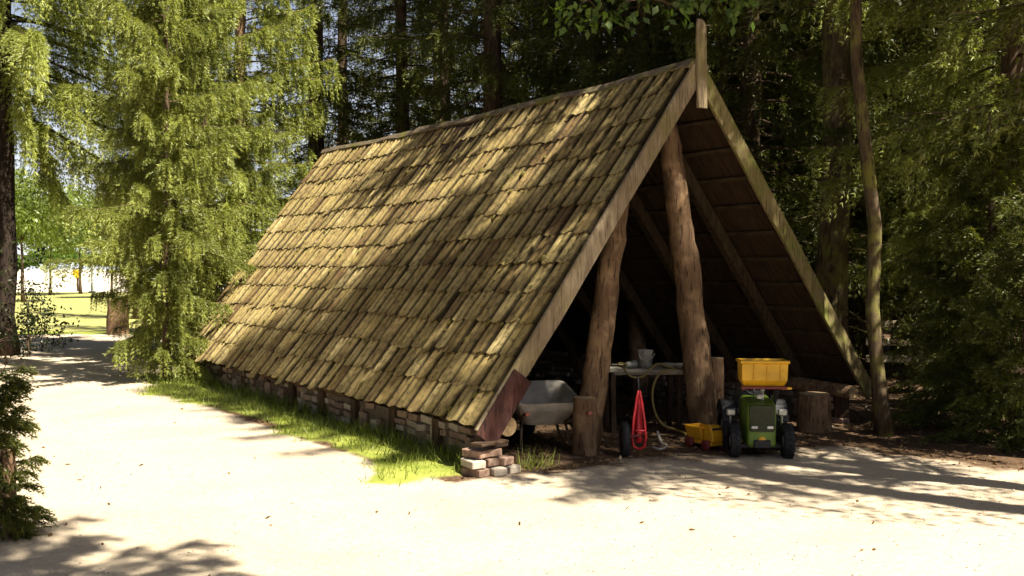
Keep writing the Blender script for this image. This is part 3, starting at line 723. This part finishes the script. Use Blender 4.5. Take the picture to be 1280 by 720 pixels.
def wheel(x, y, r, w, par):
    m = MB(); x0 = x - w / 2
    m.lathe((x0, y, r), (1, 0, 0), [(0, r * .58), (0, r * .90), (w * .15, r), (w * .85, r), (w, r * .90), (w, r * .58)], 28)
    for i in range(18):
        a = 2 * PI * i / 18
        for sgn in (-1, 1): m.box((x + sgn * w * .24, y + math.cos(a + .1 * sgn) * r, r + math.sin(a + .1 * sgn) * r), (w * .46, .018, .014), (a + PI / 2 - 0, 0, sgn * .35))
    wo_ = m.build('wheel', M['tyre'], par)
    m = MB(); m.lathe((x0 + w * .12, y, r), (1, 0, 0), [(0, .004), (0, r * .3), (w * .18, r * .58), (w * .6, r * .58), (w * .76, r * .3), (w * .76, .004)], 20); m.build('rim', M['silver'], wo_)
for sx in (-1, 1):
    wheel(sx * .225, -.16, .145, .085, tr); wheel(sx * .225, .26, .205, .105, tr)
    m = MB(); rings = []
    for i in range(8):
        a = R(20 + 130 * i / 7); yy = .26 - math.cos(a) * .235; z_ = .205 + math.sin(a) * .235
        rings.append([Vector((sx * .225 + dx, yy + .0, z_ + dz)) for dx, dz in ((-.06, 0), (.06, 0), (.06, .012), (-.06, .012))])
    m.loft(rings); m.build('fender', M['black'], tr)
    m = MB(); m.box((sx * .222, .02, .365), (.075, .05, .055)); m.box((sx * .222, .05, .30), (.02, .03, .16)); m.build('side_lamp', M['silver'], tr, .008)
    m = MB(); m.bar((sx * .165, .20, .36), (sx * .165, -.06, .60), .035, .05); m.bar((sx * .165, -.06, .60), (sx * .165, -.20, .63), .035, .045); m.bar((sx * .165, .20, .15), (sx * .165, .20, .42), .045, .045); m.build('loader_arm', M['black'], tr, .005)
m = MB(); m.tube([(.03, -.07, .47), (.03, -.07, .56)], .017, 10); m.tube([(.03, -.07, .56), (.03, -.07, .585)], .022, 10); m.build('exhaust', M['silver'], tr)
m = MB(); m.lathe((-.0, -.10, .505), (0, -.25, 1), [(0, .026), (.012, .026), (.03, .012), (.03, .001)], 14); m.build('filler_cap', M['white'], tr)
m = MB(); m.tube([(.085 * math.cos(a), .17 + .03 * math.sin(a), .58 + .075 * math.sin(a)) for a in np.linspace(0, 2 * PI, 18)], .011, 8, cap=False); m.tube([(0, .12, .46), (0, .17, .58)], .012, 8); m.bar((-.08, .17, .58), (.08, .17, .58), .02, .01); m.build('steering_wheel', M['black'], tr)
m = MB(); m.loft([rr(.12, .30, .30, .34, .015), rr(.14, .42, .30, .35, .015), rr(.12, .47, .31, .50, .015), rr(.10, .49, .31, .50, .015)]); m.build('seat', M['black'], tr, .005)
# bucket: open-topped trough with rim and ribs
m = MB()
def brg(x, y0, y1, z): return [Vector((-x, y0, z)), Vector((x, y0, z)), Vector((x, y1, z)), Vector((-x, y1, z))]
m.loft([brg(.165, -.30, -.16, .625), brg(.188, -.345, -.13, .68), brg(.192, -.355, -.12, .82), brg(.205, -.37, -.105, .825), brg(.205, -.37, -.105, .845), brg(.180, -.345, -.13, .845), brg(.170, -.33, -.14, .70), brg(.14, -.29, -.17, .65)])
for i in range(3): m.box((-.09 + i * .11, -.352, .75), (.014, .016, .13), (R(4), 0, 0))
bu = m.build('bucket', M['yellow'], tr, .006, seg=2)
m = MB(); m.box((0, -.30, .618), (.37, .10, .022)); m.box((-.18, -.33, .615), (.03, .05, .03)); m.build('cutting_edge', M['redwheel'], bu, .004)
m = MB(); m.box((.185, -.30, .612), (.09, .06, .018)); m.build('catch', M['yellow'], bu, .004)
# yellow toy digger
tg = thing('toy_truck', px(882, 9.25), 'small low yellow-orange toy truck parked left of the toy tractor', 'toy truck', R(-62))
m = MB(); m.box((0, 0, .065), (.36, .15, .035)); m.build('chassis', M['yellow_toy'], tg, .008)
m = MB(); m.loft([[Vector((x, y, z)) for x, y in ((-.19, -.085), (.045, -.085), (.045, .085), (-.19, .085))] if False else [Vector((-.165, -.07, z)), Vector((.035, -.07, z)), Vector((.035, .07, z)), Vector((-.165, .07, z))] for z in (.085,)] + [[Vector((-.19, -.09, .20)), Vector((.045, -.09, .20)), Vector((.045, .09, .20)), Vector((-.19, .09, .20))], [Vector((-.178, -.078, .20)), Vector((.033, -.078, .20)), Vector((.033, .078, .20)), Vector((-.178, .078, .20))], [Vector((-.15, -.06, .10)), Vector((.02, -.06, .10)), Vector((.02, .06, .10)), Vector((-.15, .06, .10))]])
m.build('tipper', M['yellow_toy'], tg, .006)
m = MB(); m.loft([[Vector((.06, -.07, .085)), Vector((.19, -.07, .085)), Vector((.19, .07, .085)), Vector((.06, .07, .085))], [Vector((.06, -.07, .145)), Vector((.19, -.07, .14)), Vector((.19, .07, .14)), Vector((.06, .07, .145))], [Vector((.065, -.06, .225)), Vector((.145, -.06, .225)), Vector((.145, .06, .225)), Vector((.065, .06, .225))]])
cb = m.build('cab', M['yellow_toy'], tg, .008)
m = MB(); m.box((.166, 0, .178), (.006, .10, .055), (0, R(-24), 0)); m.build('windscreen', M['black'], cb)
for x in (-.11, .12):
    for y in (-.085, .085):
        m = MB(); m.lathe((x, y - .022, .05), (0, 1, 0), [(0, .004), (0, .03), (.004, .05), (.04, .05), (.044, .03), (.044, .004)], 18); m.build('wheel', M['redwheel'], tg)

# ------------------------------------------------------------------ far things
def label_sign():
    p = px(97, 78); t = thing('yellow_sign', (p[0], p[1], 0.0), 'yellow sign on a post at the far edge of the lawn', 'sign')
    m = MB(); m.box((0, 0, .75), (.12, .12, 1.5)); m.build('post', M['darkwood'], t)
    m = MB(); m.box((0, -.10, 1.42), (.62, .05, .46)); m.box((0, -.10, 1.12), (.34, .05, .16)); m.build('panel', M['signyellow'], t, .01)
label_sign()
p = px(115, 74); t = thing('white_post', (p[0], p[1], 0), 'slim white post at the far edge of the lawn', 'post')
m = MB(); m.lathe((0, 0, 0), (0, 0, 1), [(0, .11), (2.1, .085), (2.13, .11), (2.2, .11), (2.25, .001)], 14); m.build('shaft', M['white'], t)
m = MB(); m.box((0, 0, .06), (.4, .4, .12)); m.build('foot', M['stone'], t, .02)
p = px(147, 25.5); log('tree_stump', p, .26, .86, 'tall weathered tree stump beside the lawn behind the path', 'tree stump', 21)
p = px(8, 6.2); log('gate_post', p, .045, .52, 'short reddish wooden stake below the young spruce at the left edge', 'stake', 22)
# rail fence and bricks at the far right
fp = px(1180, 15.0)
fe = thing('rail_fence', (fp[0], fp[1], .1), 'low pale timber rail fence glimpsed in the sun behind the right trees', 'fence', R(-8))
for x in (-.9, -.3, .3, .95, 1.7):
    m = MB(); m.box((x, 0, .42), (.09, .07, .86)); m.build('post', M['paletimber'], fe, .008)
for z in (.22, .45, .70):
    m = MB(); m.box((.35, -.05, z), (2.9, .03, .10), (0, R((z - .4) * 3), 0)); m.build('rail', M['paletimber'], fe, .005)
bp_ = px(1271, 11.6)
for k, (dx, dy, dz, rz, lb) in enumerate(((-.13, 0, 0, .2, 'red brick lying left in the little pile by the right edge'), (.13, .03, 0, -.15, 'red brick lying right in the little pile by the right edge'), (0, .0, .073, .05, 'red brick on top of the little pile by the right edge'))):
    t = MB(); t.tint = .45; t.box((0, 0, .035), (.24, .115, .07), (0, 0, rz)); o = t.build('brick', M['brick'], None, .006, tint=True)
    o.location = (bp_[0] + dx, bp_[1] + dy, height(np.array([bp_[0]]), np.array([bp_[1]]))[0] + dz); tag(o, lb, 'brick', 'loose bricks at the right edge')

# ------------------------------------------------------------------ trees
Tp = {}
Tp['big'] = spruce(1, 17, 4.2, 3.6, 230, .24, bl=26, dead=14, pend=.55, mat='needle')
Tp['hang'] = spruce(2, 14, 3.9, 4.1, 250, .15, bl=40, pend=.80, clump=.042, tl=.08, tw=.0125, k=6, bark='bark_dark', mat='needle_lit')
Tp['full'] = spruce(3, 8.5, .35, 1.75, 215, .065, bl=62, pend=.42, skirt=(1.9, .55), lv=.35, clump=.042, tl=.058, tw=.0105, k=6, mat='needle_lit', top=.8)
Tp['full2'] = spruce(4, 12, .8, 2.4, 230, .15, bl=38, pend=.48, lv=.4, clump=.042, tl=.07, tw=.0125, k=6, mat='needle_lit', bark='pole')
Tp['wood1'] = spruce(5, 18, 2.2, 2.7, 260, .19, bl=26, tw=.018, tl=.08, k=4, pend=.45, dead=16, low=1.15)
Tp['wood2'] = spruce(6, 20, 3.4, 2.4, 240, .22, bl=26, tw=.018, tl=.08, k=4, pend=.40, dead=26, low=1.1)
Tp['wood3'] = spruce(7, 15, 1.2, 2.5, 260, .15, bl=26, tw=.018, tl=.08, k=4, pend=.55, dead=8, bark='bark_moss')
Tp['moss'] = spruce(8, 19, 5.0, 2.4, 190, .23, bl=22, pend=.40, dead=22, bark='bark_moss')
Tp['lean'] = spruce(9, 12, 4.6, 1.9, 130, .074, bl=24, pend=.4, dead=0, bark='bark_moss', lean=(-.075, -.01))
Tp['right'] = spruce(10, 14, 2.3, 2.6, 220, .17, bl=40, pend=.50, clump=.042, tl=.065, tw=.011, k=6, dead=10, mat='needle_lit')
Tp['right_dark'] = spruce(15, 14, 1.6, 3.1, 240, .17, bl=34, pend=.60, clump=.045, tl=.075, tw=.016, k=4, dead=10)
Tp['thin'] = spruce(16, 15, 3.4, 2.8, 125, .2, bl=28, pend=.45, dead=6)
Tp['slim'] = spruce(17, 12.5, 4.5, 1.9, 240, .12, bl=36, pend=.35)
Tp['young'] = spruce(11, 1.35, .06, .64, 90, .022, bl=75, pend=.10, clump=.04, tl=.040, tw=.011, k=4, top=.6)
Tp['sap_dark'] = spruce(18, 3.2, .20, 1.15, 130, .05, bl=50, pend=.18, clump=.05, tl=.06, tw=.014, k=4, top=.6)
Tp['sap'] = spruce(12, 3.2, .25, 1.1, 120, .05, bl=44, pend=.18, clump=.05, tl=.055, tw=.016, top=.7)
def ground_z(x, y): return float(height(np.array([x]), np.array([y]))[0]) - .03
def T(kind, x, d, label, name='spruce', rz=0.0, sc=1.0, group=None, sz=None, at=None):
    p = at or px(x, d)
    return place_tree(name, Tp[kind], (p[0], p[1], ground_z(p[0], p[1])), label, 'tree', rz, sc, group, sz)
T('hang', 8, 19.4, 'large spruce at the left edge with dark trunk and curtains of hanging branches', rz=.3, sc=1.15)
T('full', 208, 14.7, 'small bushy sunlit spruce branched to the ground at the far corner of the hut', rz=.4)
T('full2', 303, 18.6, 'yellow-green sunlit spruce with reddish trunk rising behind the far end of the roof', rz=1.0)
T('full', 255, 17.2, 'narrow sunlit spruce squeezed between the bushy one and the reddish trunk', rz=2.2, sc=1.1)
T('full2', 218, 20.5, 'sunlit spruce with hanging twigs behind the bushy spruce at the path', rz=2.6, sc=.75)
T('wood2', 172, 34, 'thin dark spruce against the bright sky left of the path end', rz=.9, sc=.62)
T('wood2', 397, 22, 'spruce with slim straight dark trunk just above the far end of the ridge', rz=2.0, sc=.9)
T('wood2', 617, 18.8, 'spruce with thick dark trunk rising behind the middle of the ridge', rz=.2, sc=1.0)
T('moss', 1042, 13.4, 'thick spruce trunk with a moss-lit side right behind the right barge board', rz=.5, sc=.95)
T('lean', 1107, 10.0, 'slender mossy leaning trunk standing in front of the right end of the hut', rz=0.0)
T('right', 1262, 11.4, 'spruce with sunlit drooping branches at the right edge', rz=2.5, sc=.95)
T('right_dark', 1175, 15.8, 'spruce with yellow-green lower boughs between the leaning trunk and the right edge', rz=4.4, sc=.9)
T('sap_dark', 1240, 10.4, 'dark low spruce sapling under the trees at the right', name='young_spruce', rz=.7)
T('sap_dark', 1285, 9.4, 'dense dark spruce sapling cut by the right edge', name='young_spruce', rz=1.9, sc=.72)
T('sap_dark', 1205, 11.9, 'dim young spruce behind the dark sapling at the right', name='young_spruce', rz=4.1, sc=.55)
T('sap', 1158, 13.4, 'tiny young spruce in the gap right of the leaning trunk', name='young_spruce', rz=2.7, sc=.45)
T('young', -16, 6.2, 'dark young spruce at the left edge of the path in the foreground', name='young_spruce', rz=.5, sc=.72)
GL = 'dark spruce crowded in the shady forest behind the hut'; GG = 'forest spruces behind the hut'
rdf = random.Random(42)
woods = [(500, 21), (432, 31), (540, 33), (560, 25), (690, 24), (745, 19.5), (800, 16.8), (850, 21), (895, 16), (940, 15.2), (985, 17.5), (1000, 22), (1080, 16.5), (1130, 18), (1210, 17.5), (1265, 19),
         (610, 29), (660, 35), (760, 28), (820, 31), (900, 26), (960, 30), (1040, 26), (1110, 29), (1160, 24), (1240, 27), (1290, 14.5),
         (710, 42), (880, 39), (1010, 37), (1190, 36), (1270, 38), (1085, 42), (1330, 23), (1390, 18), (930, 21.5), (1060, 20.5), (780, 23)]
for i, (x, d) in enumerate(woods):
    T(('wood1', 'wood2', 'wood3')[i % 3], x + rdf.uniform(-6, 6), d, GL, rz=rdf.uniform(0, 6.28), sc=rdf.uniform(.85, 1.1), group=GG)
# trees beside and behind the viewer that shade the hut front
BL = 'tall spruce beside the path outside the picture'; BG = 'spruces around the clearing'
for i, (x, y, s, kd) in enumerate(((5.3, 8.1, .95, 'thin'), (13.5, 10.0, 1.0, 'wood1'), (14.5, 8.6, 1.0, 'wood3'), (18, 6, 1.1, 'wood1'), (16, -1.5, 1.1, 'big'), (17.5, 6.2, 1.0, 'wood3'), (11.5, 14.5, 1.0, 'wood1'),
        (-8.5, 3.5, 1.0, 'wood3'), (-7.0, -2.5, 1.0, 'big'), (-10.5, 9.5, .95, 'wood1'), (-12.5, 14.5, 1.0, 'wood3'), (-13, 5, 1.0, 'big'), (-3, -9, 1.0, 'wood1'), (2.5, -12, 1.0, 'wood3'), (-8, -8, 1.0, 'big'), (-12.5, 19.5, .9, 'wood3'))):
    T(kd, 0, 0, BL, rz=i * 1.3, sc=s, group=BG, at=(x, y, 0))
Tp['tall'] = spruce(13, 21.5, 9.2, 2.3, 190, .22, bl=30, pend=.35, dead=10)
T('tall', 0, 0, 'very tall spruce right of the viewer whose shadow falls across the hut roof', rz=.8, at=(6.3, 4.2, 0))
T('slim', 0, 0, 'slim spruce close beside the viewer that shades the left foreground', rz=2.8, at=(1.05, 1.5, 0))
# broadleaf trees
Tp['beech'] = broadleaf(31, 6.5, .16, [(-2.2, .7, 5.5, .75), (-1.4, .3, 5.6, .8), (-.3, -.3, 5.5, .6), (-2.9, 1.6, 5.0, .6), (-4.6, 2.7, 3.86, .40), (-5.05, 2.9, 3.9, .36), (-4.1, 2.6, 4.0, .42), (.6, .3, 6.4, .9), (-1.9, -.6, 5.5, .6), (-1.0, -1.0, 5.6, .6), (-.2, -1.3, 5.5, .6), (-2.6, -.2, 5.3, .5), (.6, -1.0, 5.5, .6)], 1000, .085)
place_tree('beech', Tp['beech'], (5.7, 5.9, ground_z(5.7, 5.9)), 'broadleaf tree whose leafy twigs hang into the top of the picture', 'tree')
Tp['young_broad'] = broadleaf(32, 4.2, .09, [(0, 0, 4.6, 1.5), (1.0, .3, 3.6, 1.2), (-1.1, .2, 3.8, 1.2), (.2, -.8, 3.4, 1.1), (0, .6, 5.4, 1.1), (1.3, -.3, 4.7, 1.1), (-1.4, -.2, 4.8, 1.1)], 900, .17, 'leaf_bright')
for x, d, sc, lb in ((63, 66, 1.0, 'young leafy tree with thin trunk at the far edge of the lawn'), (28, 52, 1.1, 'bright green leafy tree behind the large left spruce'), (100, 70, 1.15, 'leafy tree right behind the yellow sign'), (140, 60, .95, 'leafy tree above the tall stump near the lawn')):
    p = px(x, d); place_tree('leafy_tree', Tp['young_broad'], (p[0], p[1], 0), lb, 'tree', x * .1, sc)
Tp['bush'] = broadleaf(33, .9, .03, [(0, 0, .9, .55), (.3, .1, .5, .45), (-.35, 0, .55, .5), (.1, -.2, 1.4, .45), (-.1, 0, 1.9, .35)], 700, .075, 'leaf_dark')
for x, d, sc, lb in ((34, 19.0, 1.0, 'dark leafy shrub beside the foot of the large left spruce'), (6, 17.5, .75, 'low dark shrub in front of the large left spruce trunk'), (52, 20.5, .6, 'small dark shrub where the path leaves the trees')):
    p = px(x, d); place_tree('shrub', Tp['bush'], (p[0], p[1], ground_z(p[0], p[1])), lb, 'shrub', x * .2, sc)
# distant wood
rng = np.random.default_rng(77); n = 26000
X = rng.uniform(-230, 60, n); Y = 300 + rng.uniform(-8, 8, n); Zt = 4.4 + 1.6 * np.sin(X * .09) + 1.2 * np.sin(X * .23 + 1)
P = np.stack([X, Y, rng.uniform(0.5, 1, n) ** .7 * Zt + .8], 1); D = rng.normal(size=(n, 3))
V, Fc, tp = blades(P, D, rng.uniform(.8, 1.8, n), np.full(n, .9), rng, quad=True)
o = bpy.data.objects.new('distant_wood', npmesh('distant_wood', V, Fc, M['leaf'], {'tip': ('FACE', tp)})); COL.objects.link(o)
tag(o, 'grey-green line of distant trees beyond the pale field', 'wood', kind='stuff')

# ------------------------------------------------------------------ grass, litter, pebbles
rng = np.random.default_rng(5)
n = 90000; X = rng.uniform(-6.5, 1.6, n); Y = rng.uniform(7.0, 17.5, n)
sa, la = masks(X, Y); keep = rng.uniform(size=n) < np.clip(la * 1.1 - .08, 0, 1) ** 1.6 * np.clip(.62 + .38 * vnoise(X, Y, 2.6, 21), .08, 1)
cl = (np.hypot(X - px(668, 8.3)[0], Y - 8.35) < .22 * rng.uniform(.2, 1, n)); keep |= cl
X, Y = X[keep], Y[keep]; u, v = hut_uv(X, Y); n = len(X)
D = np.stack([rng.normal(size=n) * .45, rng.normal(size=n) * .45, np.ones(n)], 1)
L = rng.uniform(.05, .13, n) * (1 + .7 * smooth(u + .25, 0, .3))
V, Fc, tp = blades(np.stack([X, Y, height(X, Y) - .005], 1), D, L, np.full(n, .009), rng)
o = bpy.data.objects.new('grass', npmesh('grass', V, Fc, M['grass'], {'tip': ('FACE', rng.uniform(0, .6, n))})); COL.objects.link(o)
tag(o, 'bright green grass verge along the low brick wall of the hut', 'grass', kind='stuff')
def scatter(name, n, x0, x1, y0, y1, fn, label, cat):
    X = rng.uniform(x0, x1, n); Y = rng.uniform(y0, y1, n); sa, la = masks(X, Y); k = fn(X, Y, sa, la); X, Y = X[k], Y[k]; n = len(X)
    return X, Y, n
X, Y, n = scatter('', 60000, -10, 9, 5, 17, lambda X, Y, s, l: (rng.uniform(size=len(X)) < np.where(s < .5, .6, .006)) & (l < .4), '', '')
D = np.stack([rng.normal(size=n), rng.normal(size=n), rng.uniform(-.1, .35, n)], 1)
V, Fc, tp = blades(np.stack([X, Y, height(X, Y) + .006], 1), D, rng.uniform(.02, .06, n), rng.uniform(.008, .03, n), rng, quad=True)
o = bpy.data.objects.new('leaf_litter', npmesh('leaf_litter', V, Fc, M['litter'], {'tip': ('FACE', tp)})); COL.objects.link(o)
tag(o, 'brown leaf litter and twigs strewn under the trees', 'litter', kind='stuff')
X, Y, n = scatter('', 2600, -5, 6, 4.6, 12, lambda X, Y, s, l: (s > .5) & (l < .2), '', '')
ico = bmesh.new(); bmesh.ops.create_icosphere(ico, subdivisions=1, radius=1); iv = np.array([v.co[:] for v in ico.verts]); ifc = np.array([[v.index for v in f.verts] for f in ico.faces]); ico.free()
S = rng.uniform(.003, .011, (n, 1, 1)) * rng.uniform(.6, 1.3, (n, 1, 3)); S[..., 2] *= .6
V = (iv[None] * S + np.stack([X, Y, height(X, Y) + .002], 1)[:, None]).reshape(-1, 3); Fc = (ifc[None] + (np.arange(n) * len(iv))[:, None, None]).reshape(-1, 3)
o = bpy.data.objects.new('pebbles', npmesh('pebbles', V, Fc, M['stone'], None, True)); COL.objects.link(o)
tag(o, 'small pebbles scattered over the sandy path', 'pebbles', kind='stuff')
